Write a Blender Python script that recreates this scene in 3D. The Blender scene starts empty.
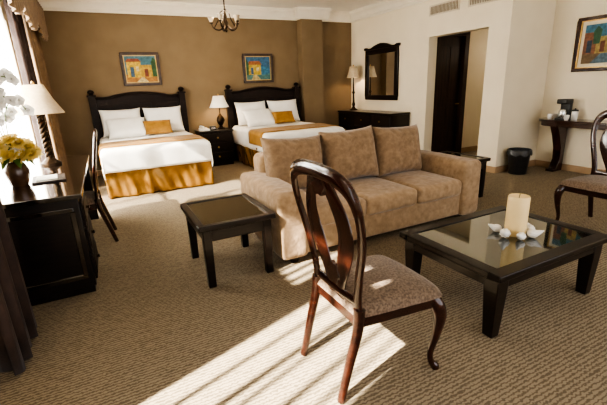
import bpy, bmesh, math, random
from mathutils import Vector, Matrix
random.seed(4)
scene = bpy.context.scene
COL = scene.collection
PI = math.pi

# ------------------------------------------------------------------ materials
def material(name, c1, c2=None, scale=8, rough=.5, bump=0, bscale=60, metal=0, coat=0, sheen=0,
             stretch=(1, 1, 1), emit=0, spec=.5, lo=.35, hi=.65, detail=4, ior=None, translucent=0, bdist=.01):
    m = bpy.data.materials.new(name); m.use_nodes = True
    nt = m.node_tree; N = nt.nodes; L = nt.links; b = N['Principled BSDF']
    if c2 is None: c2 = tuple(min(1, x * 1.12) for x in c1)
    tc = N.new('ShaderNodeTexCoord'); mp = N.new('ShaderNodeMapping')
    mp.inputs['Scale'].default_value = stretch
    L.new(tc.outputs['Object'], mp.inputs['Vector'])
    nz = N.new('ShaderNodeTexNoise'); nz.inputs['Scale'].default_value = scale; nz.inputs['Detail'].default_value = detail
    L.new(mp.outputs['Vector'], nz.inputs['Vector'])
    cr = N.new('ShaderNodeValToRGB')
    cr.color_ramp.elements[0].position = lo; cr.color_ramp.elements[0].color = (*c1, 1)
    cr.color_ramp.elements[1].position = hi; cr.color_ramp.elements[1].color = (*c2, 1)
    L.new(nz.outputs['Fac'], cr.inputs['Fac']); L.new(cr.outputs['Color'], b.inputs['Base Color'])
    b.inputs['Roughness'].default_value = rough; b.inputs['Metallic'].default_value = metal
    b.inputs['Coat Weight'].default_value = coat; b.inputs['Sheen Weight'].default_value = sheen
    b.inputs['Coat Roughness'].default_value = .06
    b.inputs['Specular IOR Level'].default_value = spec
    if ior: b.inputs['IOR'].default_value = ior; b.inputs['Coat IOR'].default_value = ior
    if emit:
        L.new(cr.outputs['Color'], b.inputs['Emission Color']); b.inputs['Emission Strength'].default_value = emit
    if translucent:
        t = N.new('ShaderNodeBsdfTranslucent'); L.new(cr.outputs['Color'], t.inputs['Color'])
        x = N.new('ShaderNodeMixShader'); x.inputs[0].default_value = translucent
        L.new(b.outputs[0], x.inputs[1]); L.new(t.outputs[0], x.inputs[2])
        L.new(x.outputs[0], N['Material Output'].inputs['Surface'])
    if bump:
        n2 = N.new('ShaderNodeTexNoise'); n2.inputs['Scale'].default_value = bscale; n2.inputs['Detail'].default_value = 3
        L.new(mp.outputs['Vector'], n2.inputs['Vector'])
        bp = N.new('ShaderNodeBump'); bp.inputs['Strength'].default_value = bump; bp.inputs['Distance'].default_value = bdist
        L.new(n2.outputs['Fac'], bp.inputs['Height']); L.new(bp.outputs['Normal'], b.inputs['Normal'])
    return m

def carpet_material():
    m = bpy.data.materials.new('carpet'); m.use_nodes = True
    nt = m.node_tree; N = nt.nodes; L = nt.links; b = N['Principled BSDF']
    tc = N.new('ShaderNodeTexCoord')
    w = N.new('ShaderNodeTexWave'); w.wave_type = 'BANDS'; w.bands_direction = 'Y'
    w.inputs['Scale'].default_value = 14.5; w.inputs['Distortion'].default_value = 4.0
    w.inputs['Detail'].default_value = 1.0; w.inputs['Detail Scale'].default_value = 3.8
    L.new(tc.outputs['Object'], w.inputs['Vector'])
    cr = N.new('ShaderNodeValToRGB')
    cr.color_ramp.elements[0].position = .12; cr.color_ramp.elements[0].color = (.195, .156, .110, 1)
    cr.color_ramp.elements[1].position = .65; cr.color_ramp.elements[1].color = (.365, .300, .217, 1)
    L.new(w.outputs['Fac'], cr.inputs['Fac'])
    nz = N.new('ShaderNodeTexNoise'); nz.inputs['Scale'].default_value = 140
    L.new(tc.outputs['Object'], nz.inputs['Vector'])
    mx = N.new('ShaderNodeMix'); mx.data_type = 'RGBA'; mx.blend_type = 'MULTIPLY'
    mx.inputs[0].default_value = .25
    L.new(cr.outputs['Color'], mx.inputs[6]); L.new(nz.outputs['Fac'], mx.inputs[7])
    L.new(mx.outputs[2], b.inputs['Base Color'])
    b.inputs['Roughness'].default_value = .95; b.inputs['Specular IOR Level'].default_value = .1
    bp = N.new('ShaderNodeBump'); bp.inputs['Strength'].default_value = .2; bp.inputs['Distance'].default_value = .003
    L.new(nz.outputs['Fac'], bp.inputs['Height']); L.new(bp.outputs['Normal'], b.inputs['Normal'])
    return m

def sheer_material():
    m = bpy.data.materials.new('sheer_voile'); m.use_nodes = True
    nt = m.node_tree; N = nt.nodes; L = nt.links
    for n in list(N): N.remove(n)
    out = N.new('ShaderNodeOutputMaterial')
    t = N.new('ShaderNodeBsdfTranslucent'); t.inputs['Color'].default_value = (.95, .94, .9, 1)
    d = N.new('ShaderNodeBsdfDiffuse'); d.inputs['Color'].default_value = (.9, .88, .83, 1)
    tr = N.new('ShaderNodeBsdfTransparent')
    a = N.new('ShaderNodeMixShader'); a.inputs[0].default_value = .35
    L.new(t.outputs[0], a.inputs[1]); L.new(d.outputs[0], a.inputs[2])
    c = N.new('ShaderNodeMixShader'); c.inputs[0].default_value = .35
    L.new(a.outputs[0], c.inputs[1]); L.new(tr.outputs[0], c.inputs[2])
    L.new(c.outputs[0], out.inputs['Surface'])
    return m

def pane_material():
    m = bpy.data.materials.new('window_glass'); m.use_nodes = True
    nt = m.node_tree; N = nt.nodes; L = nt.links
    for n in list(N): N.remove(n)
    out = N.new('ShaderNodeOutputMaterial')
    g = N.new('ShaderNodeBsdfGlossy'); g.inputs['Roughness'].default_value = .02
    tr = N.new('ShaderNodeBsdfTransparent')
    c = N.new('ShaderNodeMixShader'); c.inputs[0].default_value = .05
    L.new(tr.outputs[0], c.inputs[1]); L.new(g.outputs[0], c.inputs[2]); L.new(c.outputs[0], out.inputs['Surface'])
    return m

CARPET = carpet_material(); SHEER = sheer_material(); PANE = pane_material()
BROWNWALL = material('brown_paint', (.200, .142, .080), (.220, .158, .091), 3, .75, .08, 160, spec=.3)
CREAMWALL = material('cream_paint', (.77, .68, .52), (.80, .71, .55), 3, .75, .08, 160)
WHITECEIL = material('ceiling_paint', (.82, .78, .70), (.85, .81, .73), 3, .85)
CROWN = material('crown_paint', (.78, .72, .60), (.82, .76, .64), 5, .6)
BASEB = material('baseboard_paint', (.35, .23, .13), (.42, .28, .16), 6, .5)
ESP = material('espresso_wood', (.007, .0045, .0035), (.015, .008, .0055), 6, .30, coat=.15, stretch=(1, 1, 8), spec=.4)
DESKWOOD = material('polished_black_wood', (.008, .005, .004), (.016, .009, .006), 6, .13, coat=1, stretch=(1, 6, 1), spec=.6, ior=1.7)
BEDWOOD = material('black_brown_wood', (.010, .0055, .004), (.020, .010, .006), 6, .5, stretch=(1, 1, 8), spec=.25)
REDWOOD = material('mahogany_wood', (.020, .0062, .004), (.046, .0135, .0078), 6, .19, coat=.55, stretch=(1, 1, 6))
DOORWOOD = material('door_wood', (.022, .011, .007), (.044, .021, .012), 5, .45, stretch=(6, 6, .6), spec=.3)
SOFAFAB = material('sofa_velvet', (.290, .195, .113), (.425, .298, .185), 20, .9, .7, 11, sheen=.3, spec=.12, lo=.30, hi=.70, detail=6, bdist=.02)
SOFACUSH = material('sofa_cushion_velvet', (.215, .140, .080), (.340, .232, .142), 18, .9, .9, 9, sheen=.3, spec=.12, lo=.30, hi=.70, detail=6, bdist=.025)
SEATFAB = material('seat_fabric', (.125, .087, .060), (.235, .170, .120), 90, .85, .3, 120, sheen=.2, spec=.2, lo=.38, hi=.62)
LINEN = material('white_linen', (.82, .79, .74), (.88, .86, .82), 5, .85, .3, 10, spec=.2, bdist=.02)
GOLD = material('gold_satin', (.27, .135, .022), (.38, .20, .042), 7, .5, .3, 18, sheen=.1, spec=.3)
GOLDSKIRT = material('bronze_satin', (.29, .150, .034), (.44, .245, .07), 5, .24, .2, 14, metal=.5, spec=.6)
MATTRESS = material('mattress_ticking', (.7, .66, .58), None, 10, .9)
DRAPE = material('brown_drape', (.034, .019, .015), (.055, .030, .022), 10, .75, .15, 90, sheen=.1)
DRAPEGOLD = material('tan_drape', (.15, .09, .043), (.21, .13, .062), 10, .7, .15, 90, sheen=.2)
GLASSTOP = material('smoked_glass', (.006, .012, .009), (.009, .017, .013), 3, .015, coat=.8, spec=.8, ior=1.75)
IVORY = material('ivory_wax', (.80, .60, .30), (.86, .67, .36), 4, .45)
WHITESHELL = material('white_shell', (.84, .81, .76), (.88, .85, .80), 20, .4)
LAMPSHADE = material('cream_lampshade', (.52, .41, .27), (.58, .47, .32), 40, .85)
LAMPSHADEW = material('pale_lampshade', (.82, .74, .60), (.86, .79, .66), 40, .85, emit=.3)
BRONZE = material('dark_bronze', (.030, .019, .011), (.05, .032, .018), 30, .35, metal=.9)
GLASSHADE = material('amber_glass', (.40, .32, .22), None, 20, .35)
BRASS = material('aged_brass', (.45, .30, .11), (.55, .38, .15), 20, .3, metal=1)
PICFRAME = material('dark_brown_frame_wood', (.030, .015, .008), (.06, .03, .014), 14, .35, coat=.2)
MATBOARD = material('cream_matboard', (.66, .58, .44), (.70, .62, .48), 30, .9)
BLACKP = material('black_plastic', (.012, .012, .012), (.02, .02, .02), 20, .35)
WHITEP = material('white_ceramic', (.82, .80, .76), None, 10, .25)
LINER = material('bin_liner', (.05, .05, .05), None, 30, .3, bump=.6)
MIRROR = material('silvered_glass', (.85, .86, .85), None, 2, .01, metal=1)
WHITEPAINT = material('white_paint', (.78, .75, .70), None, 6, .45)
VENTPAINT = material('vent_paint', (.58, .50, .38), None, 8, .5)
VENTDARK = material('vent_shadow', (.10, .08, .06), None, 8, .8)
PETALW = material('white_petal', (.72, .70, .66), (.80, .78, .74), 20, .6, translucent=.2)
PETALY = material('yellow_petal', (.78, .60, .18), (.86, .73, .32), 20, .6, translucent=.4)
LEAFM = material('green_leaf', (.06, .12, .025), (.10, .19, .04), 15, .5)
VASEM = material('brown_glaze', (.07, .035, .02), (.13, .065, .035), 12, .2, coat=.5)
CHROME = material('satin_steel', (.6, .6, .6), None, 20, .25, metal=1)
PAPER = material('white_paper', (.8, .78, .72), None, 8, .8)
LEATHER = material('brown_leather', (.04, .02, .012), (.06, .03, .018), 60, .4, .3, 120)

# ------------------------------------------------------------------ mesh helper
def spline(pts, k=6):
    P = [Vector(p) for p in pts]; out = []
    for i in range(len(P) - 1):
        p0 = P[max(i - 1, 0)]; p1 = P[i]; p2 = P[i + 1]; p3 = P[min(i + 2, len(P) - 1)]
        for j in range(k):
            t = j / k
            out.append(.5 * ((2 * p1) + (p2 - p0) * t + (2 * p0 - 5 * p1 + 4 * p2 - p3) * t * t + (3 * p1 - p0 - 3 * p2 + p3) * t ** 3))
    out.append(P[-1]); return out

class MB:
    def __init__(s): s.v = []; s.f = []; s.mi = []
    def add(s, vs, fs, mi=0):
        n = len(s.v); s.v += [tuple(v) for v in vs]
        for f in fs: s.f.append([i + n for i in f]); s.mi.append(mi)
        return s
    def box(s, x0, x1, y0, y1, z0, z1, mi=0):
        vs = [(x, y, z) for z in (z0, z1) for y in (y0, y1) for x in (x0, x1)]
        return s.add(vs, [(0, 2, 3, 1), (4, 5, 7, 6), (0, 1, 5, 4), (2, 6, 7, 3), (0, 4, 6, 2), (1, 3, 7, 5)], mi)
    def taper(s, c0, h0, c1, h1, mi=0):          # frustum between two rectangles
        vs = []
        for c, h in ((c0, h0), (c1, h1)):
            for sx, sy in ((-1, -1), (1, -1), (1, 1), (-1, 1)): vs.append((c[0] + sx * h[0], c[1] + sy * h[1], c[2]))
        return s.add(vs, [(3, 2, 1, 0), (4, 5, 6, 7)] + [(i, (i + 1) % 4, 4 + (i + 1) % 4, 4 + i) for i in range(4)], mi)
    def rbox(s, c, h, r, n=6, bulge=(0, 0, 0), fn=None):
        def coords(hh):
            rr = min(r, hh * .98)
            a = [-hh, -hh + rr * .12, -hh + rr * .35, -hh + rr * .65, -hh + rr]
            m = [(-hh + rr) + (2 * hh - 2 * rr) * i / n for i in range(1, n)]
            return a + m + [-q for q in reversed(a)]
        cs = [coords(q) for q in h]
        for ax in range(3):
            i, j = [(1, 2), (2, 0), (0, 1)][ax]
            for sg in (-1, 1):
                vs = []; A = cs[i]; B = cs[j]
                for u in A:
                    for w in B:
                        p = [0, 0, 0]; p[ax] = sg * h[ax]; p[i] = u; p[j] = w
                        core = [max(-(h[k] - min(r, h[k] * .98)), min(h[k] - min(r, h[k] * .98), p[k])) for k in range(3)]
                        d = Vector([p[k] - core[k] for k in range(3)])
                        if d.length > 1e-9: d.normalize()
                        q = [core[k] + d[k] * min(r, h[k] * .98) for k in range(3)]
                        o = q[:]
                        for k in range(3):
                            if bulge[k]:
                                a_, b_ = [(1, 2), (2, 0), (0, 1)][k]
                                o[k] += bulge[k] * (q[k] / h[k]) * (1 - (q[a_] / h[a_]) ** 2) * (1 - (q[b_] / h[b_]) ** 2)
                        if fn: o = fn(o)
                        vs.append((o[0] + c[0], o[1] + c[1], o[2] + c[2]))
                nb = len(B)
                fs = [(a * nb + b, a * nb + b + 1, (a + 1) * nb + b + 1, (a + 1) * nb + b) for a in range(len(A) - 1) for b in range(nb - 1)]
                s.add(vs, fs)
        return s
    def tube(s, pts, rad, n=10, ref=(0, 0, 1), mi=0):
        P = [Vector(p) for p in pts]; vs = []; m = len(P)
        R = Vector(ref)
        for i in range(m):
            t = (P[min(i + 1, m - 1)] - P[max(i - 1, 0)]).normalized()
            a = R - t * R.dot(t)
            if a.length < .05:
                alt = Vector((1, 0, 0)) if abs(t.x) < .8 else Vector((0, 1, 0)); a = alt - t * alt.dot(t)
            a.normalize(); b = t.cross(a)
            r = rad[i] if isinstance(rad, list) else rad
            ra, rb = r if isinstance(r, tuple) else (r, r)
            for k in range(n):
                w = 2 * PI * k / n
                vs.append(P[i] + a * ra * math.cos(w) + b * rb * math.sin(w))
        fs = [(i * n + k, i * n + (k + 1) % n, (i + 1) * n + (k + 1) % n, (i + 1) * n + k) for i in range(m - 1) for k in range(n)]
        fs += [tuple(range(n - 1, -1, -1)), tuple((m - 1) * n + k for k in range(n))]
        return s.add(vs, fs, mi)
    def lathe(s, prof, c=(0, 0, 0), n=24, mi=0):
        vs = []; m = len(prof)
        for r, z in prof:
            for k in range(n):
                w = 2 * PI * k / n; vs.append((c[0] + r * math.cos(w), c[1] + r * math.sin(w), c[2] + z))
        fs = [(i * n + k, i * n + (k + 1) % n, (i + 1) * n + (k + 1) % n, (i + 1) * n + k) for i in range(m - 1) for k in range(n)]
        return s.add(vs, fs, mi)
    def prism(s, poly, axis, lo, hi, mi=0):
        n = len(poly); vs = []
        for q in (lo, hi):
            for a, b in poly: vs.append({'x': (q, a, b), 'y': (a, q, b), 'z': (a, b, q)}[axis])
        fs = [tuple(range(n - 1, -1, -1)), tuple(range(n, 2 * n))] + [(i, (i + 1) % n, n + (i + 1) % n, n + i) for i in range(n)]
        return s.add(vs, fs, mi)
    def grid(s, fn, nu, nv, mi=0):
        vs = [fn(i / nu, j / nv) for i in range(nu + 1) for j in range(nv + 1)]
        fs = [(i * (nv + 1) + j, (i + 1) * (nv + 1) + j, (i + 1) * (nv + 1) + j + 1, i * (nv + 1) + j + 1) for i in range(nu) for j in range(nv)]
        return s.add(vs, fs, mi)
    def build(s, name, mat, parent=None, angle=40, bevel=0, sub=0, solid=0, loc=None, rot=None):
        me = bpy.data.meshes.new(name); me.from_pydata(s.v, [], s.f)
        mats = mat if isinstance(mat, list) else [mat]
        for m in mats: me.materials.append(m)
        me.polygons.foreach_set('material_index', s.mi)
        bm = bmesh.new(); bm.from_mesh(me)
        bmesh.ops.remove_doubles(bm, verts=bm.verts, dist=1e-5)
        bmesh.ops.recalc_face_normals(bm, faces=bm.faces)
        bm.to_mesh(me); bm.free()
        for p in me.polygons: p.use_smooth = True
        me.set_sharp_from_angle(angle=math.radians(angle))
        o = bpy.data.objects.new(name, me); COL.objects.link(o)
        if parent: o.parent = parent
        if loc: o.location = loc
        if rot: o.rotation_euler = rot
        if solid:
            q = o.modifiers.new('solid', 'SOLIDIFY'); q.thickness = solid; q.offset = 0
        if bevel:
            q = o.modifiers.new('bevel', 'BEVEL'); q.width = bevel; q.segments = 2; q.limit_method = 'ANGLE'; q.angle_limit = .6
        if sub:
            q = o.modifiers.new('sub', 'SUBSURF'); q.levels = sub; q.render_levels = sub
        return o

def tag(o, label, cat, group=None):
    o['label'] = label; o['category'] = cat
    if group: o['group'] = group
    return o
def thing(name, label, cat, loc=(0, 0, 0), rz=0, group=None):
    o = bpy.data.objects.new(name, None); COL.objects.link(o); o.empty_display_size = .1
    o.location = loc; o.rotation_euler = (0, 0, rz); return tag(o, label, cat, group)
def structure(o): o['kind'] = 'structure'; return o
def copy_tree(src, loc=None, rz=None, label=None, parent=None, group=None):
    c = src.copy(); COL.objects.link(c)
    if parent: c.parent = parent
    if loc is not None: c.location = loc
    if rz is not None: c.rotation_euler = (0, 0, rz)
    if label: c['label'] = label
    if group: c['group'] = group
    for ch in src.children: copy_tree(ch, parent=c)
    return c

# ------------------------------------------------------------------ camera (vanishing points of the room's axes)
H = 1.45; F = 382.0
vy = Vector((-203.5, -107.5, F)).normalized()
vx = Vector((797, -150, F)); vx = (vx - vy * vx.dot(vy)).normalized()
vz = vx.cross(vy)
right = Vector((vx.x, vy.x, vz.x)); down = Vector((vx.y, vy.y, vz.y)); fwd = Vector((vx.z, vy.z, vz.z))
cam_d = bpy.data.cameras.new('camera'); cam = bpy.data.objects.new('camera', cam_d); COL.objects.link(cam)
cam.matrix_world = Matrix.Translation((0, 0, H)) @ Matrix((right, -down, -fwd)).transposed().to_4x4()
cam_d.sensor_fit = 'HORIZONTAL'; cam_d.sensor_width = 36; cam_d.lens = 36 * F / 607
cam_d.clip_start = .02
scene.camera = cam

# ------------------------------------------------------------------ the room
LX = -1.0; BY = 8.0; RX = 5.4; CZ = 3.0; KY = 3.95; FX = 6.4
structure(MB().box(-1.2, 7.4, -3, 8.4, -.1, 0).build('floor', CARPET))
structure(MB().box(-1.2, 7.4, -3, 8.4, CZ, CZ + .1).build('ceiling', WHITECEIL))
structure(MB().box(LX - .2, RX + .2, BY, BY + .2, 0, CZ).build('wall_back', BROWNWALL))
structure(MB().box(4.0, 4.5, BY - .22, BY, 0, CZ).build('trim_1', BROWNWALL))
WA = (.54, 1.44, .45, 2.42); WC = (1.60, 2.04, 1.72, 2.42); WB = (3.7, 7.1, .35, 2.5)
w = MB(); x0, x1 = LX - .2, LX
edge = -3
for W_ in (WA, WC, WB):
    w.box(x0, x1, edge, W_[0], 0, CZ); w.box(x0, x1, W_[0], W_[1], 0, W_[2]); w.box(x0, x1, W_[0], W_[1], W_[3], CZ); edge = W_[1]
w.box(x0, x1, edge, BY, 0, CZ)
structure(w.build('wall_left', CREAMWALL))
DY0, DY1, DZ = 4.31, 5.53, 2.2
w = MB(); w.box(RX, RX + .2, KY, DY0, 0, CZ); w.box(RX, RX + .2, DY0, DY1, DZ, CZ); w.box(RX, RX + .2, DY1, BY, 0, CZ)
w.box(RX + .2, FX + .2, KY, KY + .15, 0, CZ)
structure(w.build('wall_right', CREAMWALL))
structure(MB().box(FX, FX + .2, -1.5, KY, 0, CZ).build('wall_right_far', CREAMWALL))
# recess behind the opening: far side wall with a dark inner doorway
HY = 5.56; IX0, IX1, IZ = 5.66, 6.36, 2.26
w = MB(); w.box(7.2, 7.35, KY + .15, 7.2, 0, CZ); w.box(FX + .2, 7.35, KY, KY + .15, 0, CZ)
w.box(RX + .2, IX0, HY, HY + .12, 0, CZ); w.box(IX0, IX1, HY, HY + .12, IZ, CZ); w.box(IX1, 7.2, HY, HY + .12, 0, CZ)
structure(w.build('wall_hall', CREAMWALL))
j = MB(); j.box(RX + .2, IX0 + .02, HY - .02, HY + .13, 0, IZ + .08); j.box(IX1 - .02, IX1 + .09, HY - .02, HY + .13, 0, IZ + .08); j.box(IX0, IX1, HY - .02, HY + .13, IZ - .02, IZ + .08)
structure(j.build('trim_6', DOORWOOD, bevel=.004))
d = MB(); d.box(IX0 + .02, IX1 - .02, HY + .06, HY + .10, .01, IZ - .02)
for za, zb in ((.2, .95), (1.1, 2.05)):
    for xa, xb in ((5.75, 5.98), (6.04, 6.27)): d.box(xa, xb, HY + .052, HY + .06, za, zb)
do = structure(d.build('door_1', DOORWOOD, bevel=.006))
MB().tube([(6.29, HY + .06, 1.0), (6.29, HY, 1.0), (6.20, HY, 1.0)], .011, 8).build('door_handle', BRASS, do)

PROF = [(0, 2.80), (.025, 2.80), (.03, 2.835), (.05, 2.845), (.06, 2.875), (.10, 2.93), (.125, 2.945), (.13, 2.97), (.15, 2.975), (.15, 3.0), (0, 3.0)]
def crown(n, segs):
    b = MB()
    for kind, a, lo, hi, sg in segs:
        b.prism([(a + sg * o, z) for o, z in PROF], kind, lo, hi)
    structure(b.build('trim_%d' % n, CROWN, angle=30))
crown(2, [('x', BY, LX, 4.0, -1), ('x', BY - .22, 3.85, 4.65, -1), ('x', BY, 4.5, RX, -1), ('y', 4.0, BY - .22, BY, -1), ('y', 4.5, BY - .22, BY, 1)])
crown(3, [('y', RX, KY, BY, -1)])
crown(4, [('y', LX, -3, BY, 1)])
crown(5, [('y', FX, -1.5, KY, -1), ('x', KY, RX, FX, -1)])
structure(MB().box(LX, 4.0, BY - .018, BY, 0, .11).box(3.98, 4.52, BY - .238, BY - .22, 0, .11).box(4.52, RX, BY - .018, BY, 0, .11).build('baseboard_back', BASEB, bevel=.004))
structure(MB().box(RX - .018, RX, KY - .018, DY0, 0, .10).box(RX - .018, RX, DY1, BY, 0, .10).box(RX, FX, KY - .018, KY, 0, .10).box(FX - .018, FX, -1.5, KY - .018, 0, .10).build('baseboard_right', BASEB, bevel=.004))
structure(MB().box(7.18, 7.2, KY + .15, HY, 0, .10).box(IX1 + .09, 7.18, HY - .018, HY, 0, .10).build('baseboard_hall', BASEB, bevel=.004))
structure(MB().box(LX, LX + .018, -3, 7.98, 0, .11).build('baseboard_left', BASEB, bevel=.004))

def window(n, W, bars, rails):
    y0, y1, z0, z1 = W; b = MB(); xa, xb = LX - .15, LX - .09; t = .05
    b.box(xa, xb, y0, y0 + t, z0, z1); b.box(xa, xb, y1 - t, y1, z0, z1)
    b.box(xa, xb, y0, y1, z0, z0 + t); b.box(xa, xb, y0, y1, z1 - t, z1)
    for y, hw in bars: b.box(xa, xb, y - hw, y + hw, z0, z1)
    for z, hz in rails: b.box(xa, xb, y0, y1, z - hz, z + hz)
    o = structure(b.build('window_%d' % n, WHITEPAINT))
    p = MB().box(LX - .122, LX - .118, y0 + t, y1 - t, z0 + t, z1 - t).build('pane', PANE, o)
window(1, WA, [(.70, .005), (.82, .012), (.99, .006), (1.07, .014), (1.24, .007)], [(2.19, .075)])  # bars and deep rail shaped to stripe the sun and shade the chair seat
window(2, WB, [(4.55, .03), (5.4, .03), (6.25, .03)], [(1.4, .015)])
window(3, WC, [(1.72, .016), (1.83, .018), (1.93, .016)], [])

# ------------------------------------------------------------------ curtains
def drape(name, label, cat, X, y0, y1, z0, z1, amp, waves, mat, solid=.006, nu=90, group=None, ph=0):
    def fn(u, v):
        s = 1 + .25 * (1 - v)
        return (X + amp * s * math.sin(2 * PI * waves * u + ph) + .25 * amp * math.sin(5 * PI * waves * u + 1), y0 + (y1 - y0) * u, z0 + (z1 - z0) * v)
    return tag(MB().grid(fn, nu, 10).build(name, mat, solid=solid, angle=80), label, cat, group)
drape('drape', 'dark brown floor-length drape at the near end of the desk', 'curtain', -.675, 2.26, 2.82, .015, 2.9, .050, 5, DRAPE)
drape('drape', 'brown drape hanging in the corner beside the left bed', 'curtain', -.75, 6.75, 7.8, .015, 2.78, .055, 7, DRAPEGOLD)
drape('drape', 'dark narrow drape between the sheer curtain and the corner drape', 'curtain', -.80, 6.12, 6.70, .015, 2.78, .045, 4, DRAPE)
drape('sheer_curtain', 'white sheer curtain glowing with daylight behind the desk lamp', 'curtain', -.94, 3.5, 6.5, .02, 2.78, .018, 22, SHEER, 0, 220)
def val(u, v):
    y = 3.3 + 4.55 * u
    sc = abs(math.sin(PI * 4 * u))
    zb = 2.42 - .16 * sc
    return (-.58 - .02 * (1 - v) + .02 * math.sin(2 * PI * 30 * u) * (.4 + .6 * (1 - v)), y, zb + (2.79 - zb) * v)
vo = tag(MB().grid(val, 240, 10).build('valance', DRAPEGOLD, solid=.008, angle=80), 'tan scalloped fabric valance above the bright window', 'valance')

# ------------------------------------------------------------------ beds
def make_bed(label, loc):
    t = thing('bed', label, 'bed', loc, group='double beds')
    hb = MB(); top = []
    for i in range(21):
        u = -1 + i / 10; top.append((u * .73, 1.33 + .12 * math.cos(u * PI / 2) ** 1.0 + (.05 * max(0, abs(u) - .75) / .25)))
    hb.prism([(-.73, .3)] + [(.73, .3)] + list(reversed(top)), 'y', 1.955, 1.985)
    h = hb.build('headboard', BEDWOOD, t, bevel=.006)
    rail = MB(); rail.tube([(x, 1.97, z + .005) for x, z in top], (.028, .034), 10); rail.build('top_rail', BEDWOOD, h)
    for s in (-1, 1):
        MB().box(s * .77 - .055, s * .77 + .055, 1.89, 1.99, 0, 1.42).box(s * .77 - .072, s * .77 + .072, 1.875, 1.995, 1.42, 1.45).lathe([(0, 1.45), (.04, 1.45), (.03, 1.465), (.058, 1.495), (.045, 1.525), (.015, 1.54), (0, 1.545)], (s * .77, 1.935, 0), 16).build('post', BEDWOOD, h, bevel=.004)
    pan = MB()
    for s in (-1, 0, 1): pan.box(s * .47 - .2, s * .47 + .2, 1.945, 1.956, .75, 1.27)
    pan.build('panel', BEDWOOD, h, bevel=.004)
    MB().rbox((0, 1.0, .52), (.735, .94, .15), .06, 6).build('mattress', MATTRESS, t)
    MB().box(-.70, .70, .09, 1.92, .12, .36).build('bed_base', MATTRESS, t)
    # draped skirt round three sides
    path = []
    def seg(a, b, m):
        for i in range(m): path.append((a[0] + (b[0] - a[0]) * i / m, a[1] + (b[1] - a[1]) * i / m))
    seg((-.75, 1.9), (-.75, .03), 110); seg((-.75, .03), (.75, .03), 110); seg((.75, .03), (.75, 1.9), 110); path.append((.75, 1.9))
    def sk(u, v):
        i = min(int(u * (len(path) - 1) + .5), len(path) - 1); x, y = path[i]
        a = (.019 * math.sin(i * .28 + 1.9 * math.sin(i * .083)) + .009 * math.sin(i * .67 + v * 4 + 2 * math.sin(i * .05))) * (1 - v * .55) + .011 * math.sin(v * 7 + i * .13 + math.sin(i * .3))
        if i < 110: return (x + a, y, .012 + .42 * v)
        if i < 220: return (x, y + a, .012 + .42 * v)
        return (x - a, y, .012 + .42 * v)
    MB().grid(sk, len(path) - 1, 12).build('bed_skirt', GOLDSKIRT, t, solid=.004, angle=80)
    return t

def duvet(label, loc, name='duvet'):
    def fn(u, v):
        W = .765; drop = .31; A = 2 * W + 2 * drop; a = u * A - A / 2
        B = 1.93 + drop; bb = v * B
        r = .06
        def fold(q, half):
            if abs(q) <= half - r: return q, 0
            e = abs(q) - (half - r); s = 1 if q > 0 else -1
            if e < r * PI / 2:
                an = e / r; return s * (half - r + r * math.sin(an)), r * (1 - math.cos(an))
            return s * half, r + (e - r * PI / 2)
        x, dx = fold(a, W)
        y2, dy = fold((bb - drop) - .96, .975) if bb < 1.2 else ((bb - drop) - .96, 0)
        z = .715 - max(dx, dy) - .25 * min(dx, dy)
        z += .004 * math.sin(x * 9 + 1) * math.sin(y2 * 8) if max(dx, dy) < .01 else 0
        wv = .008 * math.sin(a * 16 + bb * 14) * min(1, max(dx, dy) * 5)
        return (x + (wv if dx > dy else 0), y2 + .96 + (wv if dy >= dx and dy > 0 else 0), z)
    o = MB().grid(fn, 56, 56).build(name, LINEN, solid=.012, angle=75)
    o.location = loc; return tag(o, label, 'bedding')

def runner(label, loc, y0, y1):
    def fn(u, v):
        W = .782; drop = .22; r = .07; A = 2 * W + 2 * drop; a = u * A - A / 2
        q = abs(a); s = 1 if a > 0 else -1
        if q <= W - r: x, dz = a, 0
        else:
            e = q - (W - r)
            if e < r * PI / 2: x, dz = s * (W - r + r * math.sin(e / r)), r * (1 - math.cos(e / r))
            else: x, dz = s * W, r + e - r * PI / 2
        return (x, y0 + (y1 - y0) * v, .730 - dz + .003 * math.sin(a * 13 + v * 7))
    o = MB().grid(fn, 70, 8).build('bed_runner', GOLD, solid=.008, angle=75)
    o.location = loc; return tag(o, label, 'bed runner')

def pillow_mesh(name, hw, hh, th, mat, p=4, e=.55, nu=22, nv=18, edge=0):
    b = MB()
    for s in (-1, 1):
        def fn(u, v):
            a = 2 * u - 1; c = 2 * v - 1
            k = ((1 - abs(a) ** p) * (1 - abs(c) ** p))
            return (a * hw * (.94 + .06 * abs(c) ** 3), c * hh * (.92 + .08 * abs(a) ** 3), s * (edge + (th - edge) * max(k, 0) ** e))
        b.grid(fn, nu, nv)
    if edge:
        for ax in (0, 1):
            for sg in (-1, 1):
                def rim(u, v):
                    q = 2 * u - 1
                    a, c = (sg, q) if ax == 0 else (q, sg)
                    return (a * hw * (.94 + .06 * abs(c) ** 3), c * hh * (.92 + .08 * abs(a) ** 3), edge * (2 * v - 1))
                b.grid(rim, nv if ax == 0 else nu, 1)
    return b.build(name, mat, angle=80)
def pillow(label, loc, hw, hh, th, mat, tilt=0.9, rz=0):
    o = pillow_mesh('pillow', hw, hh, th, mat)
    o.location = loc; o.rotation_euler = (tilt, 0, rz)
    return tag(o, label, 'pillow')

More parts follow.
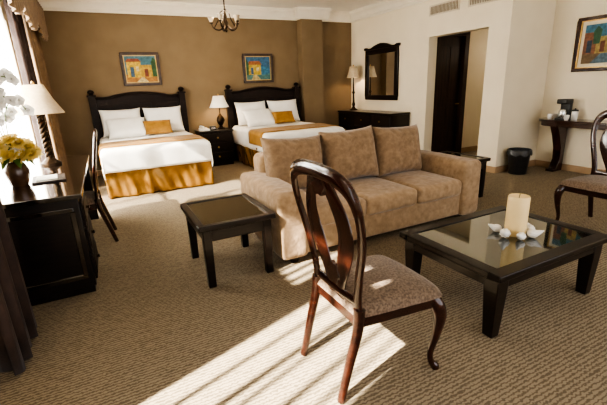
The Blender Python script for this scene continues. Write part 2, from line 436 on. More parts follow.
B1 = (.63, 5.96, 0); B2 = (3.10, 5.96, 0)
for nm, B, side in (('left', B1, 'nearest the window'), ('right', B2, 'behind the sofa')):
    make_bed('dark wood double bed with bronze skirt %s' % ('on the window side' if nm == 'left' else 'beyond the sofa'), B)
    duvet('white duvet on the bed %s' % side, B)
    runner('gold runner across the foot of the bed %s' % side, B, .16, .86)
    if nm == 'left':
        labs = ('white pillow on the window side of the left bed, against the headboard', 'white pillow nearer the nightstand on the left bed, against the headboard',
                'white pillow lying in front on the window side of the left bed', 'small gold pillow in front of the white pillows on the left bed')
    else:
        labs = ('white pillow nearer the lamp on the right bed, against the headboard', 'white pillow farther from the lamp on the right bed, against the headboard',
                'white pillow lying in front on the lamp side of the right bed', 'small gold pillow in front of the white pillows on the right bed')
    pillow(labs[0], (B[0] - .36, B[1] + 1.76, .965), .345, .25, .085, LINEN, 1.22, .03)
    pillow(labs[1], (B[0] + .36, B[1] + 1.76, .965), .345, .25, .095, LINEN, 1.18, -.04)
    pillow(labs[2], (B[0] - .30, B[1] + 1.50, .875), .33, .22, .095, LINEN, .80, .06)
    pillow(labs[3], (B[0] + .20, B[1] + 1.42, .86), .24, .14, .07, GOLD, .95)

# ------------------------------------------------------------------ cabinets
def cabinet(name, label, cat, loc, rz, w, d, h, cols, rows, group=None):
    t = thing(name, label, cat, loc, rz, group)     # front faces local -y, back at y=0
    b = MB(); b.box(-w / 2, w / 2, -d, 0, .08, h - .035); b.box(-w / 2 + .02, w / 2 - .02, -d + .03, -.02, 0, .08)
    b.build('body', ESP, t, bevel=.004)
    MB().box(-w / 2 - .02, w / 2 + .02, -d - .025, 0, h - .035, h).build('top', ESP, t, bevel=.008)
    cw = w / cols; rh = (h - .035 - .11) / rows
    for c in range(cols):
        for r in range(rows):
            xa = -w / 2 + c * cw + .015; xb = xa + cw - .03; za = .10 + r * rh + .01; zb = za + rh - .02
            f = MB().box(xa, xb, -d - .016, -d, za, zb).build('drawer', ESP, t, bevel=.005)
            MB().lathe([(0, 0), (.016, .0), (.012, .01), (.018, .022), (0, .028)], (0, 0, 0), 14).build('knob', BRASS, f, loc=((xa + xb) / 2, -d - .016, (za + zb) / 2), rot=(PI / 2, 0, 0))
    return t
cabinet('nightstand', 'dark wood nightstand between the two beds', 'nightstand', (1.90, 7.96, 0), 0, .62, .5, .70, 1, 3)
cabinet('dresser', 'dark wood dresser below the mirror', 'dresser', (5.37, 6.85, 0), -PI / 2, 1.85, .48, .88, 3, 3)

# lamps
def lamp(name, label, loc, total, sh_b, sh_t, sh_h, basemat, shademat, kind):
    t = thing(name, label, 'lamp', loc)
    hb = total - sh_h
    if kind == 'twist':
        MB().lathe([(0, 0), (.095, 0), (.095, .02), (.07, .035), (.045, .06), (.03, .08), (0, .08)]).build('base', basemat, t)
        b = MB()
        for k in range(3):
            b.tube([(.022 * math.cos(a + k * 2.094), .022 * math.sin(a + k * 2.094), .06 + (hb - .05) * i / 60) for i in range(61) for a in [i * .33]], .018, 8)
        b.build('twisted_pole', basemat, t)
        bz = hb
    elif kind == 'urn':
        MB().lathe([(0, 0), (.075, 0), (.075, .02), (.04, .035), (.03, .06), (.07, .12), (.085, .17), (.065, .23), (.03, .27), (.025, .29), (.012, .30), (.012, hb + .05), (0, hb + .05)]).build('base', basemat, t)
        bz = hb
    else:
        MB().lathe([(0, 0), (.09, 0), (.09, .02), (.05, .04), (.025, .08), (.04, .13), (.024, .18), (.018, hb * .5), (.036, hb * .55), (.018, hb * .6), (.013, hb), (.011, hb + .05), (0, hb + .05)]).build('base', basemat, t)
        bz = hb
    MB().lathe([(sh_b, 0), (sh_b * .985, .006), (sh_t + (sh_b - sh_t) * .42, sh_h * .5), (sh_t, sh_h)], (0, 0, bz), 36).build('lamp_shade', shademat, t, solid=.004)
    MB().lathe([(0, 0), (.012, .005), (.016, .02), (.008, .035), (0, .04)], (0, 0, bz + sh_h), 12).tube([(-sh_t, 0, bz + sh_h - .004), (sh_t, 0, bz + sh_h - .004)], .003, 6).tube([(0, -sh_t, bz + sh_h - .004), (0, sh_t, bz + sh_h - .004)], .003, 6).build('finial', BRASS, t)
    return t
lamp('table_lamp', 'table lamp with dark twisted pole and beige shade on the desk', (-.565, 4.66, .785), .785, .22, .085, .275, BRONZE, LAMPSHADE, 'twist')
lamp('table_lamp', 'table lamp with pale shade on the nightstand', (2.06, 7.70, .70), .64, .19, .10, .22, BRONZE, LAMPSHADEW, 'urn')
lamp('table_lamp', 'tall slender candlestick lamp on the far end of the dresser', (5.15, 7.55, .88), .95, .15, .08, .24, BRONZE, LAMPSHADE, 'stick')

# phone + clock on nightstand
t = thing('telephone', 'beige telephone on the nightstand', 'telephone', (1.70, 7.62, .70), .2)
MB().prism([(-.09, 0), (.09, 0), (.09, .055), (-.09, .025)], 'x', -.08, .08).build('base', WHITEP, t, bevel=.006)
MB().tube(spline([(-.045, -.09, .06), (-.045, -.07, .075), (-.045, 0, .085), (-.045, .07, .085), (-.045, .09, .07)], 4), .018, 10).build('handset', WHITEP, t)
t = thing('alarm_clock', 'small dark alarm clock beside the nightstand lamp', 'clock', (1.86, 7.58, .70))
MB().rbox((0, 0, .04), (.06, .035, .04), .012, 3).build('body', BLACKP, t)
MB().box(-.045, .045, -.037, -.034, .02, .062).build('display', CHROME, t)

# ------------------------------------------------------------------ paintings and mirror
_pc = {}
def pcol(c):
    if c not in _pc: _pc[c] = material('oil_paint', tuple(q * .5 for q in c), tuple(q * .9 for q in c), 24, .6, .3, 120)
    return _pc[c]
def painting(label, loc, rz, w, h, polys, fmat, mat_w=0):
    t = thing('painting', label, 'painting', loc, rz)
    fw = .05; b = MB()
    for (xa, xb, za, zb) in ((-w / 2, w / 2, -h / 2, -h / 2 + fw), (-w / 2, w / 2, h / 2 - fw, h / 2), (-w / 2, -w / 2 + fw, -h / 2 + fw, h / 2 - fw), (w / 2 - fw, w / 2, -h / 2 + fw, h / 2 - fw)):
        b.box(xa, xb, -.04, 0, za, zb)
    b.build('frame', fmat, t, bevel=.008)
    g = MB(); m = fw; k = .014
    for (xa, xb, za, zb) in ((-w / 2 + m, w / 2 - m, -h / 2 + m, -h / 2 + m + k), (-w / 2 + m, w / 2 - m, h / 2 - m - k, h / 2 - m), (-w / 2 + m, -w / 2 + m + k, -h / 2 + m + k, h / 2 - m - k), (w / 2 - m - k, w / 2 - m, -h / 2 + m + k, h / 2 - m - k)):
        g.box(xa, xb, -.03, -.004, za, zb)
    g.build('gilt_inner_edge', BRASS, t)
    if mat_w: MB().box(-w / 2 + m, w / 2 - m, -.010, -.004, -h / 2 + m, h / 2 - m).build('mat_board', MATBOARD, t)
    cw, ch = w - 2 * m - 2 * k - 2 * mat_w, h - 2 * m - 2 * k - 2 * mat_w; c = MB(); mats = []
    for i, (colr, poly) in enumerate(polys):
        pts = [((u - .5) * cw, (v - .5) * ch) for u, v in poly]
        y = -.012 - i * .0006
        c.add([(x, y, z) for x, z in pts], [tuple(range(len(pts)))], i); mats.append(pcol(colr))
    c.build('canvas', mats, t)
    return t
R = lambda a, b, c, d: [(a, b), (c, b), (c, d), (a, d)]
sky = (.07, .20, .26)
P1 = [(sky, R(0, 0, 1, 1)), ((.50, .22, .05), R(0, 0, 1, .30)), ((.72, .48, .05), R(.05, .18, .50, .78)), ((.62, .38, .05), R(.50, .18, .88, .66)), ((.35, .09, .04), [(.02, .78), (.53, .78), (.44, .90), (.10, .90)]),
      ((.06, .13, .22), R(.15, .20, .27, .58)), ((.25, .06, .03), R(.60, .20, .72, .50)), ((.04, .12, .04), [(.86, .2), (1, .2), (1, .85), (.92, .95), (.84, .75)]), ((.70, .58, .30), [(.3, 0), (.7, 0), (.56, .18), (.48, .18)]), ((.80, .66, .35), R(.34, .42, .43, .60))]
P2 = [((.06, .18, .32), R(0, 0, 1, 1)), ((.10, .24, .22), R(0, 0, 1, .28)), ((.68, .48, .07), R(.1, .22, .62, .66)), ((.06, .24, .38), R(.62, .22, .92, .58)), ((.40, .14, .05), [(.05, .66), (.67, .66), (.57, .82), (.15, .82)]),
      ((.05, .12, .25), R(.2, .24, .30, .54)), ((.75, .65, .35), R(.42, .38, .54, .54)), ((.04, .13, .06), [(.0, .2), (.10, .2), (.12, .7), (.04, .9), (0, .8)]), ((.60, .47, .22), [(.2, 0), (.6, 0), (.42, .22), (.3, .22)])]
P3 = [((.07, .22, .32), R(0, 0, 1, 1)), ((.22, .14, .07), R(0, 0, 1, .30)), ((.30, .12, .06), R(0, .25, .28, .80)), ((.50, .36, .12), R(.28, .25, .60, .68)), ((.06, .19, .22), R(.60, .25, 1, .76)),
      ((.03, .06, .10), R(.08, .28, .19, .60)), ((.22, .07, .04), R(.38, .28, .48, .56)), ((.60, .50, .30), R(.72, .45, .84, .62)), ((.14, .22, .28), [(.2, 0), (.75, 0), (.56, .25), (.42, .25)]), ((.04, .13, .06), [(.22, .50), (.36, .50), (.38, .85), (.28, .95), (.20, .82)])]
painting('framed street scene painting above the left bed', (.755, BY, 1.875), 0, .66, .58, P1, PICFRAME)
painting('framed street scene painting above the right bed', (3.045, BY, 1.85), 0, .66, .58, P2, PICFRAME)
painting('framed teal village painting on the wall above the console table', (FX, 3.17, 1.86), -PI / 2, .80, .74, P3, REDWOOD, .045)

t = thing('wall_mirror', 'dark framed wall mirror with arched crest above the dresser', 'mirror', (RX, 6.86, 1.62), -PI / 2)
b = MB(); w_, h_, f_ = 1.08, 1.04, .10
b.box(-w_ / 2, w_ / 2, -.04, 0, -h_ / 2, -h_ / 2 + f_); b.box(-w_ / 2, -w_ / 2 + f_, -.04, 0, -h_ / 2 + f_, h_ / 2 - f_); b.box(w_ / 2 - f_, w_ / 2, -.04, 0, -h_ / 2 + f_, h_ / 2 - f_)
b.box(-w_ / 2, w_ / 2, -.04, 0, h_ / 2 - f_, h_ / 2); b.build('frame', ESP, t, bevel=.012)
cp = [(-.58, 0), (-.58, .05), (-.50, .055), (-.44, .03), (-.34, .035), (-.22, .075), (-.10, .10), (0, .11)]
cp = cp + [(-x, z) for x, z in reversed(cp[:-1])]
MB().prism([(x * w_ / 1.08, h_ / 2 + z) for x, z in cp], 'y', -.05, 0).build('crest', ESP, t, bevel=.008)
MB().box(-w_ / 2 + f_, w_ / 2 - f_, -.016, -.008, -h_ / 2 + f_, h_ / 2 - f_).build('mirror_glass', MIRROR, t)

# ------------------------------------------------------------------ sofa
S = thing('sofa', 'tan velvet three-seat sofa behind the coffee table', 'sofa', (2.29, 3.20, 0))
MB().rbox((0, .02, .19), (1.02, .50, .13), .03, 5).build('base', SOFAFAB, S)
for s in (-1, 1):
    MB().rbox((s * 1.04, -.01, .345), (.13, .52, .295), .055, 6, (.010, .0, .012)).build('arm', SOFAFAB, S)
MB().rbox((0, .42, .45), (1.0, .13, .37), .06, 6, (0, .01, .01)).build('back', SOFAFAB, S)
for k in (-1, 0, 1):
    MB().rbox((k * .603, -.13, .375), (.299, .39, .085), .045, 8, (0, .018, .032)).build('seat_cushion', SOFAFAB, S)
for sx in (-1, 1):
    for y in (-.44, .44): MB().taper((sx * 1.03, y, 0), (.025, .025), (sx * 1.03, y, .06), (.035, .035)).build('foot', ESP, S)
for k, lab in ((-1, 'back cushion at the window end of the sofa'), (0, 'middle back cushion of the sofa'), (1, 'back cushion at the doorway end of the sofa')):
    o = pillow_mesh('sofa_cushion', .316, .275, .14, SOFACUSH, p=4, e=.5, nu=26, nv=24, edge=.024)
    o.location = (2.22 + k * .640 + (.0, .01, -.0)[k + 1], 3.345, .722 + (0, .02, 0)[k + 1]); o.rotation_euler = (PI / 2 - .24, (.045, -.03, .035)[k + 1], (.02, -.02, .01)[k + 1])
    tag(o, 'tan velvet ' + lab, 'cushion', 'sofa back cushions')

# ------------------------------------------------------------------ tables
def low_table(name, label, loc, w, d, h, leg, border, ap=.085, tap=.72):
    t = thing(name, label, 'table', loc)
    b = MB(); th = .04; X, Y = w / 2, d / 2
    b.box(-X, X, -Y, -Y + border, h - th, h); b.box(-X, X, Y - border, Y, h - th, h)
    b.box(-X, -X + border, -Y + border, Y - border, h - th, h); b.box(X - border, X, -Y + border, Y - border, h - th, h)
    b.build('top_frame', ESP, t, bevel=.006)
    MB().box(-X + border, X - border, -Y + border, Y - border, h - .022, h - .006).build('glass_top', GLASSTOP, t)
    a = MB(); i = .035; hh = ap
    a.box(-X + i, X - i, -Y + i, -Y + i + .022, h - th - hh, h - th); a.box(-X + i, X - i, Y - i - .022, Y - i, h - th - hh, h - th)
    a.box(-X + i, -X + i + .022, -Y + i + .022, Y - i - .022, h - th - hh, h - th); a.box(X - i - .022, X - i, -Y + i + .022, Y - i - .022, h - th - hh, h - th)
    a.build('apron', ESP, t, bevel=.003)
    for sx in (-1, 1):
        for sy in (-1, 1):
            q = MB(); cx, cy = sx * (X - .03 - leg), sy * (Y - .03 - leg)
            q.taper((cx, cy, h - th - hh - .015), (leg, leg), (cx, cy, h - th), (leg, leg))
            q.taper((cx, cy, 0), (leg * tap, leg * tap), (cx, cy, h - th - hh - .015), (leg, leg))
            q.build('leg', ESP, t, bevel=.005)
    return t
low_table('coffee_table', 'dark wood coffee table with smoked glass top in front of the sofa', (2.29, 1.575, 0), 1.10, .81, .43, .046, .08, .07, .70)
low_table('end_table', 'dark end table between the desk and the sofa', (.765, 3.005, 0), .60, .74, .51, .032, .05, .095, .9)
low_table('end_table', 'dark end table at the doorway end of the sofa', (3.90, 3.48, 0), .56, .70, .51, .032, .05, .095, .9)

# candle and shells
CX, CY = 2.365, 1.53
t = thing('candle', 'thick ivory pillar candle on the coffee table', 'candle', (CX, CY, .4245))
MB().lathe([(0, 0), (.064, 0), (.067, .006), (.067, .262), (.063, .272), (.05, .266), (.02, .258), (0, .257)], n=32).build('wax', IVORY, t)
MB().tube([(0, 0, .255), (.002, 0, .27), (.006, 0, .285)], .002, 6).build('wick', BLACKP, t)
def shell(label, ang, dist, rz, sc):
    # rounded, ribbed snail-like shell: domed body, coiled tip
    b = MB()
    def body(u, v):
        th = PI * v; ph = 2 * PI * u
        r = .036 * (1 + .07 * math.cos(ph * 9) * math.sin(th))
        return (1.15 * r * math.cos(th), r * math.sin(th) * math.cos(ph), .90 * r * math.sin(th) * math.sin(ph))
    b.grid(body, 48, 14)
    for k in range(4):
        c = (.032 + .012 * k, .002 * k, .008 + .007 * k); rr = .024 - .0055 * k
        def coil(u, v, c=c, rr=rr):
            th = PI * v; ph = 2 * PI * u
            return (c[0] + rr * .8 * math.cos(th), c[1] + rr * math.sin(th) * math.cos(ph), c[2] + rr * math.sin(th) * math.sin(ph))
        b.grid(coil, 16, 8)
    o = b.build('seashell', WHITESHELL, angle=80)
    o.location = (CX + dist * math.cos(ang), CY + dist * math.sin(ang), .4265 + .0346 * sc); o.rotation_euler = (0, 0, rz); o.scale = (sc, sc, sc)
    return tag(o, label, 'seashell', 'seashells around the candle')
shell('white seashell on the sofa side of the candle', 2.2, .112, 2.3, .78)
shell('white seashell left of the candle, toward the dining chair', 3.2, .112, 3.6, .9)
shell('white seashell right in front of the candle', 4.1, .107, 3.3, .75)
shell('white seashell right of the candle', 5.05, .107, 5.2, .85)
shell('white seashell between the front candle shell and the right-hand dining chair', 5.95, .112, .9, .8)
shell('white seashell behind the candle, toward the right-hand chair', .55, .112, .4, .9)

# ------------------------------------------------------------------ dining chairs
def xb(z):
    pts = [(.44, .0), (.6, -.010), (.78, -.032), (.92, -.058), (1.03, -.082), (1.14, -.106)]
    for (a, xa), (b, xc) in zip(pts, pts[1:]):
        if z <= b: return xa + (xc - xa) * (z - a) / (b - a)
    return pts[-1][1]
def make_chair(label, loc, rz, group=None):
    t = thing('dining_chair', label, 'chair', loc, rz, group)
    prof = [(.195, .42), (.190, .52), (.214, .64), (.256, .78), (.280, .89), (.276, .985), (.236, 1.055), (.14, 1.088), (0, 1.096)]
    pts = [(xb(z), y, z) for y, z in prof] + [(xb(z), -y, z) for y, z in reversed(prof[:-1])]
    P = spline(pts, 6); rr = []
    for p in P:
        k = min(1, max(0, (p.z - .92) / .13)); rr.append((.015 + .002 * k, .026 + .012 * k))
    bf = MB().tube(P, rr, 12, ref=(1, 0, 0)).build('back_frame', REDWOOD, t)
    for s in (-1, 1):
        q = [(.034, .46), (.052, .56), (.100, .68), (.138, .79), (.136, .89), (.098, .985), (.056, 1.07)]
        P = spline([(xb(z) + .001, s * y, z) for y, z in q], 6)
        MB().tube(P, [(.008, .052 - .012 * math.cos(2 * PI * i / (len(P) - 1))) for i in range(len(P))], 10, ref=(1, 0, 0)).build('back_splat', REDWOOD, t)
    # carved ties between the two splats, below and above the open loop
    for zc_, ry, rz_ in ((.575, .050, .055), (1.025, .055, .045)):
        ring = [(ry * math.cos(a) * (1 + .12 * math.cos(6 * a)), zc_ + rz_ * math.sin(a) * (1 + .12 * math.cos(6 * a))) for a in [2 * PI * i / 36 for i in range(36)]]
        MB().prism(ring, 'x', xb(zc_) - .010, xb(zc_) + .012).build('carved_rosette', REDWOOD, t, bevel=.003)
    MB().tube(spline([(xb(.50), -.19, .50), (xb(.50), 0, .49), (xb(.50), .19, .50)], 4), (.011, .026), 10, ref=(1, 0, 0)).build('lower_rail', REDWOOD, t)
    for s in (-1, 1):
        MB().tube(spline([(-.105, s * .195, 0), (-.06, s * .197, .18), (-.012, s * .2, .36), (0, s * .196, .47)], 5), [(.018 + .0006 * i, .021 + .0006 * i) for i in range(16)], 10, ref=(1, 0, 0)).build('rear_leg', REDWOOD, t)
        P = spline([(.415, s * .224, .43), (.44, s * .238, .38), (.455, s * .248, .32), (.445, s * .244, .22), (.422, s * .234, .11), (.425, s * .236, .05), (.445, s * .246, .015), (.448, s * .248, 0)], 4)
        rad = spline([(.028, 0, 0), (.037, 0, 0), (.033, 0, 0), (.024, 0, 0), (.016, 0, 0), (.016, 0, 0), (.022, 0, 0), (.020, 0, 0)], 4)
        MB().tube(P, [r.x for r in rad], 12, ref=(1, 0, 0)).build('front_leg', REDWOOD, t)
    MB().prism([(-.01, -.2), (.41, -.245), (.445, -.21), (.455, 0), (.445, .21), (.41, .245), (-.01, .2)], 'z', .370, .430).build('seat_rail', REDWOOD, t, bevel=.006)
    b = MB()
    for s in (0, 1):
        def fn(u, v):
            a = 2 * u - 1; c = 2 * v - 1
            hw = .212 + .056 * u; x = .226 + a * (.241 + .018 * (1 - c * c) * (1 if a > 0 else 0) * a)
            k = max(0, (1 - abs(a) ** 8) * (1 - abs(c) ** 8))
            return (x, c * hw * (1 - .04 * abs(a) ** 6), .430 + (s * (.052 * k ** .4 + .030 * (1 - a * a) * (1 - c * c))))
        b.grid(fn, 24, 24)
    b.build('seat', SEATFAB, t, angle=80)
    return t
c0 = make_chair('mahogany dining chair in the foreground, its back toward the window', (.885, 1.45, 0), .0)
copy_tree(c0, (4.32, 1.86, 0), PI, 'dining chair at the right edge, facing the coffee table')
copy_tree(c0, (-.20, 4.36, 0), PI, 'dining chair pushed up to the desk')

# ------------------------------------------------------------------ desk
D = thing('desk', 'long dark wood desk by the window with the lamp and flowers', 'desk', (-.535, 4.12, 0))
xw = .285; ya, yb_ = -1.04, 1.04
MB().box(-xw, xw + .015, ya - .02, yb_ + .015, .750, .785).build('desk_top', DESKWOOD, D, bevel=.006)
MB().box(-xw + .01, xw - .015, ya, ya + .52, .06, .750).box(-xw + .03, xw - .03, ya + .02, ya + .5, 0, .06).build('pedestal', ESP, D, bevel=.005)
em = MB(); e0, e1, g0, g1 = -xw + .05, xw - .055, .13, .69
for (xa, xb_, za, zb) in ((e0, e1, g0, g0 + .03), (e0, e1, g1 - .03, g1), (e0, e0 + .03, g0 + .03, g1 - .03), (e1 - .03, e1, g0 + .03, g1 - .03)):
    em.box(xa, xb_, ya - .012, ya, za, zb)
em.build('end_moulding', DESKWOOD, D, bevel=.005)
MB().box(-xw + .01, xw - .015, yb_ - .05, yb_, 0, .750).build('end_panel', ESP, D, bevel=.005)
MB().box(-xw + .01, -xw + .03, ya + .52, yb_ - .05, .3, .750).build('back_panel', ESP, D)
MB().box(xw - .045, xw - .02, ya + .52, yb_ - .05, .655, .750).build('apron_drawer', ESP, D)
for k in range(3):
    za = .10 + k * .21
    f = MB().box(xw - .015, xw, ya + .03, ya + .49, za, za + .19).box(xw, xw + .006, ya + .06, ya + .46, za + .03, za + .16).build('drawer', BEDWOOD, D, bevel=.004)
    MB().lathe([(0, 0), (.014, 0), (.010, .01), (.016, .022), (0, .026)], n=12).build('knob', BRONZE, f, loc=(xw + .006, ya + .26, za + .095), rot=(0, PI / 2, 0))
t = thing('desk_folder', 'dark leather folder with papers lying on the desk', 'folder', (-.50, 3.80, .785), .1)
MB().box(-.12, .12, -.16, .16, 0, .014).build('cover', LEATHER, t, bevel=.004)
MB().box(-.09, .06, -.10, .12, .014, .018).build('paper', PAPER, t)
def cup(label, loc, group, mat=WHITEP):
    t = thing('cup', label, 'cup', loc, random.random() * 6, group)
    MB().lathe([(0, .004), (.022, 0), (.026, .004), (.034, .03), (.038, .075), (.035, .075), (.031, .03), (.02, .01), (0, .01)], n=20).build('bowl', mat, t)
    MB().tube(spline([(.034, 0, .06), (.056, 0, .055), (.056, 0, .03), (.032, 0, .022)], 4), .004, 6, ref=(0, 1, 0)).build('handle', mat, t)
    return t

# flowers
V = thing('flower_arrangement', 'vase of white orchids and yellow flowers on the near end of the desk', 'flowers', (-.685, 3.68, .785))
MB().lathe([(0, 0), (.055, 0), (.06, .01), (.08, .08), (.085, .12), (.065, .17), (.048, .19), (.056, .21), (.050, .21), (.042, .19), (0, .18)], n=28).build('vase', VASEM, V)
def petal(b, a, tilt, ln, wd, base=(0, 0, 0)):
    def fn(u, v):
        r = ln * u; wv = wd * math.sin(PI * (.08 + .92 * u)) ** .7 * (2 * v - 1)
        up = math.sin(tilt) * r + .25 * ln * u * u * (-1 if tilt < .5 else .1)
        rr = math.cos(tilt) * r
        return (base[0] + rr * math.cos(a) - wv * math.sin(a), base[1] + rr * math.sin(a) + wv * math.cos(a), base[2] + up + .15 * abs(wv))
    b.grid(fn, 5, 4)
ob = MB()
for k in range(5): petal(ob, k * 2 * PI / 5, .25, .050, .025)
ob.lathe([(0, 0), (.012, .004), (.008, .016), (0, .022)], n=8)
yb = MB()
for ring in range(4):
    for k in range(10): petal(yb, k * PI / 5 + ring * .3, .15 + ring * .36, .062 - ring * .006, .017)
first = {}
def bloom(kind, loc, rot, sc):
    if kind not in first:
        o = (ob if kind == 'o' else yb).build('orchid_blossom' if kind == 'o' else 'yellow_blossom', PETALW if kind == 'o' else PETALY, V, angle=80); first[kind] = o
        if kind == 'o': o['label'] = 'white orchid blossom'
        else: o['label'] = 'yellow blossom'
    else:
        o = first[kind].copy(); COL.objects.link(o); o.parent = V
    o.location = loc; o.rotation_euler = rot; o.scale = (sc, sc, sc)
for k, pts in enumerate(([(0, 0, .2), (-.02, .0, .45), (-.02, -.02, .70), (.05, -.05, .82), (.13, -.06, .80)], [(0, 0, .2), (.0, .03, .42), (.02, .05, .58), (.09, .06, .66), (.15, .05, .58)], [(0, 0, .2), (-.03, -.03, .42), (-.03, -.08, .60), (.02, -.12, .70), (.09, -.14, .66)])):
    P = spline(pts, 6)
    MB().tube(P, .004, 6).build('stem', LEAFM, V)
    for i in range(10, len(P), 3):
        p = P[i] + Vector((random.uniform(0, .04), random.uniform(-.03, .03), random.uniform(-.04, .02)))
        bloom('o', p, (random.uniform(1.1, 1.6), random.uniform(-.3, .3), random.uniform(-.1, .7)), random.uniform(.9, 1.2))
for k in range(28):
    a = k * 2.4; r = .03 + .125 * (k / 27) ** .5
    bloom('o' if k % 7 == 3 else 'y', (r * math.cos(a), r * math.sin(a), .41 - r * 1.1 + random.uniform(-.02, .02)), (random.uniform(.1, .9), random.uniform(-.3, .6), a), random.uniform(.95, 1.25))
for k in range(8):
    a = k * .8 + .3; l = MB()
    def lf(u, v):
        wv = .03 * math.sin(PI * u) ** .8 * (2 * v - 1); r = .03 + .12 * u
        return (r * math.cos(a) - wv * math.sin(a), r * math.sin(a) + wv * math.cos(a), .21 + .10 * u - .16 * u * u)
    l.grid(lf, 8, 3); l.build('leaf', LEAFM, V, angle=80)

# ------------------------------------------------------------------ right-hand corner
t = thing('console_table', 'long dark console table with rounded end against the right wall', 'table', (FX - .025, 3.50, 0))
arc = [(0, .36)] + [(-.38 * math.sin(a) ** .6, .36 - .40 + .40 * math.cos(a)) for a in [PI / 2 * i / 12 for i in range(1, 13)]] + [(-.38, -1.3), (0, -1.3)]
MB().prism(arc, 'z', .775, .81).build('table_top', REDWOOD, t, bevel=.006)
MB().prism([(x * .86, (y - .36) * .97 + .33) for x, y in arc], 'z', .71, .775).build('apron', REDWOOD, t)
ped = [(-.01, .71), (-.28, .71), (-.20, .56), (-.12, .36), (-.10, .18), (-.17, .04), (-.24, .04), (-.24, 0), (-.01, 0)]
for yy in (.04, -1.05):
    MB().prism(ped, 'y', yy - .06, yy + .06).build('pedestal', REDWOOD, t, bevel=.006)
zc = .81
t = thing('coffee_maker', 'black coffee maker on the console table', 'coffee maker', (6.22, 3.50, zc))
MB().rbox((0, 0, .012), (.09, .075, .012), .008, 3).rbox((.055, 0, .14), (.035, .07, .14), .012, 3).rbox((0, 0, .265), (.09, .075, .035), .015, 3).build('body', BLACKP, t)
MB().lathe([(0, 0), (.045, 0), (.055, .03), (.055, .09), (.04, .12), (0, .12)], (-.03, 0, .026), 20).build('carafe', CHROME, t)
for k, (x, y, lab) in enumerate(((6.16, 3.66, 'white cup on the console table, farthest from the camera'), (6.26, 3.64, 'white cup on the console table against the wall, left of the coffee maker'), (6.10, 3.38, 'white cup on the console table, right of the coffee maker'))):
    cup(lab, (x, y, zc), 'cups on the console table')
t = thing('canister', 'white lidded canister beside the coffee maker on the console table', 'canister', (6.26, 3.36, zc))
MB().lathe([(0, 0), (.04, 0), (.042, .01), (.042, .12), (0, .12)], n=20).build('body', WHITEP, t)
MB().lathe([(0, .12), (.045, .12), (.045, .14), (.01, .148), (.012, .16), (0, .165)], n=20).build('lid', BLACKP, t)
t = thing('waste_bin', 'black waste bin beside the doorway corner', 'waste bin', (5.66, 3.75, 0))
MB().lathe([(0, .005), (.125, 0), (.13, .01), (.160, .36), (.165, .37), (.155, .37), (.118, .02), (0, .015)], n=28).build('bin_body', BLACKP, t)
def liner(u, v):
    a = u * 2 * PI; cr = (.006 * math.sin(a * 13) + .004 * math.sin(a * 29 + 1)) * (1 - v)
    r = (.171 + cr) * (1 - .07 * (v > .8))
    return (r * math.cos(a), r * math.sin(a), .30 + .012 * math.sin(a * 7) * (1 - v) + .082 * v)
MB().grid(liner, 90, 5).build('liner', LINER, t, angle=80)

# vents in the wall above the doorway
def vent(label, y, w):
    t = thing('air_vent', label, 'air vent', (RX, y, 2.62), -PI / 2)
    h = .17; b = MB()
    b.box(-w / 2, w / 2, -.015, 0, -h / 2, -h / 2 + .022); b.box(-w / 2, w / 2, -.015, 0, h / 2 - .022, h / 2)
    b.box(-w / 2, -w / 2 + .022, -.015, 0, -h / 2 + .022, h / 2 - .022); b.box(w / 2 - .022, w / 2, -.015, 0, -h / 2 + .022, h / 2 - .022)
    b.build('frame', VENTPAINT, t)
    MB().box(-w / 2 + .02, w / 2 - .02, -.003, 0, -h / 2 + .02, h / 2 - .02).build('backing', VENTDARK, t)
    s = MB()
    n = int(w / .03)
    for k in range(1, n):
        x = -w / 2 + w * k / n; s.box(x - .005, x + .005, -.012, -.003, -h / 2 + .022, h / 2 - .022)
    s.build('louvre', VENTPAINT, t)
vent('air vent above the doorway, nearer the mirror', 5.22, .66)
vent('air vent above the doorway, nearer the console corner', 4.42, .60)

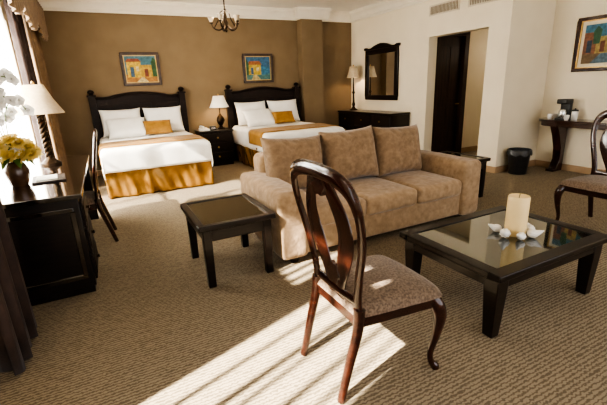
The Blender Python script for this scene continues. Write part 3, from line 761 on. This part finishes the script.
# ------------------------------------------------------------------ chandelier
t = thing('chandelier', 'small dark bronze chandelier with curved arms hanging from the ceiling', 'chandelier', (1.83, 6.0, 2.26))
MB().lathe([(0, 0), (.012, .01), (.022, .03), (.01, .05), (.035, .09), (.042, .13), (.02, .18), (.026, .22), (.010, .28), (.02, .32), (0, .34)], n=18).build('hub', BRONZE, t)
MB().tube([(0, 0, .30), (0, 0, .70)], .009, 8).build('stem', BRONZE, t)
MB().lathe([(0, .68), (.03, .69), (.06, .72), (.065, .74), (0, .74)], n=20).build('canopy', BRONZE, t)
for k in range(5):
    a = k * 2 * PI / 5 + .3; ca, sa = math.cos(a), math.sin(a)
    P = spline([(.02 * ca, .02 * sa, .10), (.09 * ca, .09 * sa, .04), (.17 * ca, .17 * sa, .06), (.21 * ca, .21 * sa, .13)], 6)
    Q = spline([(.02 * ca, .02 * sa, .30), (.07 * ca, .07 * sa, .27), (.09 * ca, .09 * sa, .20), (.13 * ca, .13 * sa, .13), (.17 * ca, .17 * sa, .07)], 5)
    am = MB().tube(P, .011, 8).tube(Q, .007, 6).lathe([(0, .12), (.022, .125), (.026, .14), (.012, .15), (0, .15)], (.21 * ca, .21 * sa, 0), 12).build('arm', BRONZE, t)
    MB().lathe([(.016, .14), (.026, .16), (.034, .19), (.046, .215)], (.21 * ca, .21 * sa, 0), 18).build('glass_shade', GLASSHADE, am, solid=.003)

# ------------------------------------------------------------------ light
W = bpy.data.worlds.new('sky'); scene.world = W; W.use_nodes = True
bg = W.node_tree.nodes['Background']; bg.inputs['Color'].default_value = (.96, .97, 1.0, 1); bg.inputs['Strength'].default_value = 2.5
def light(name, kind, loc, energy, color, size=.1, aim=None, size_y=None):
    l = bpy.data.lights.new(name, kind); l.energy = energy; l.color = color
    o = bpy.data.objects.new(name, l); COL.objects.link(o); o.location = loc
    if kind == 'AREA':
        l.shape = 'RECTANGLE'; l.size = size; l.size_y = size_y or size
    elif kind == 'SUN': l.angle = math.radians(1.2)
    else: l.shadow_soft_size = size
    if aim: o.rotation_euler = Vector(aim).to_track_quat('-Z', 'Y').to_euler()
    return o
light('sun', 'SUN', (-5, 0, 6), 46, (1, .92, .78), aim=(.749, .246, -.616))
light('window_daylight', 'AREA', (-1.5, 5.3, 1.5), 430, (1, .97, .92), 3.2, (1, 0, -.05), 2.2)
light('lamp_bulb', 'POINT', (2.06, 7.70, 1.16), 10, (1, .76, .50), .05)
light('lamp_bulb', 'POINT', (5.15, 7.55, 1.68), 9, (1, .76, .50), .05)
light('chandelier_bulbs', 'POINT', (1.83, 6.0, 2.55), 30, (1, .82, .60), .15)
light('hall_fill', 'POINT', (6.95, 4.9, 2.0), 4, (1, .88, .72), .12)  # added fill without a fixture, brightens the pale strip in the recess
try:
    scene.view_settings.look = 'AgX - High Contrast'
except Exception: pass
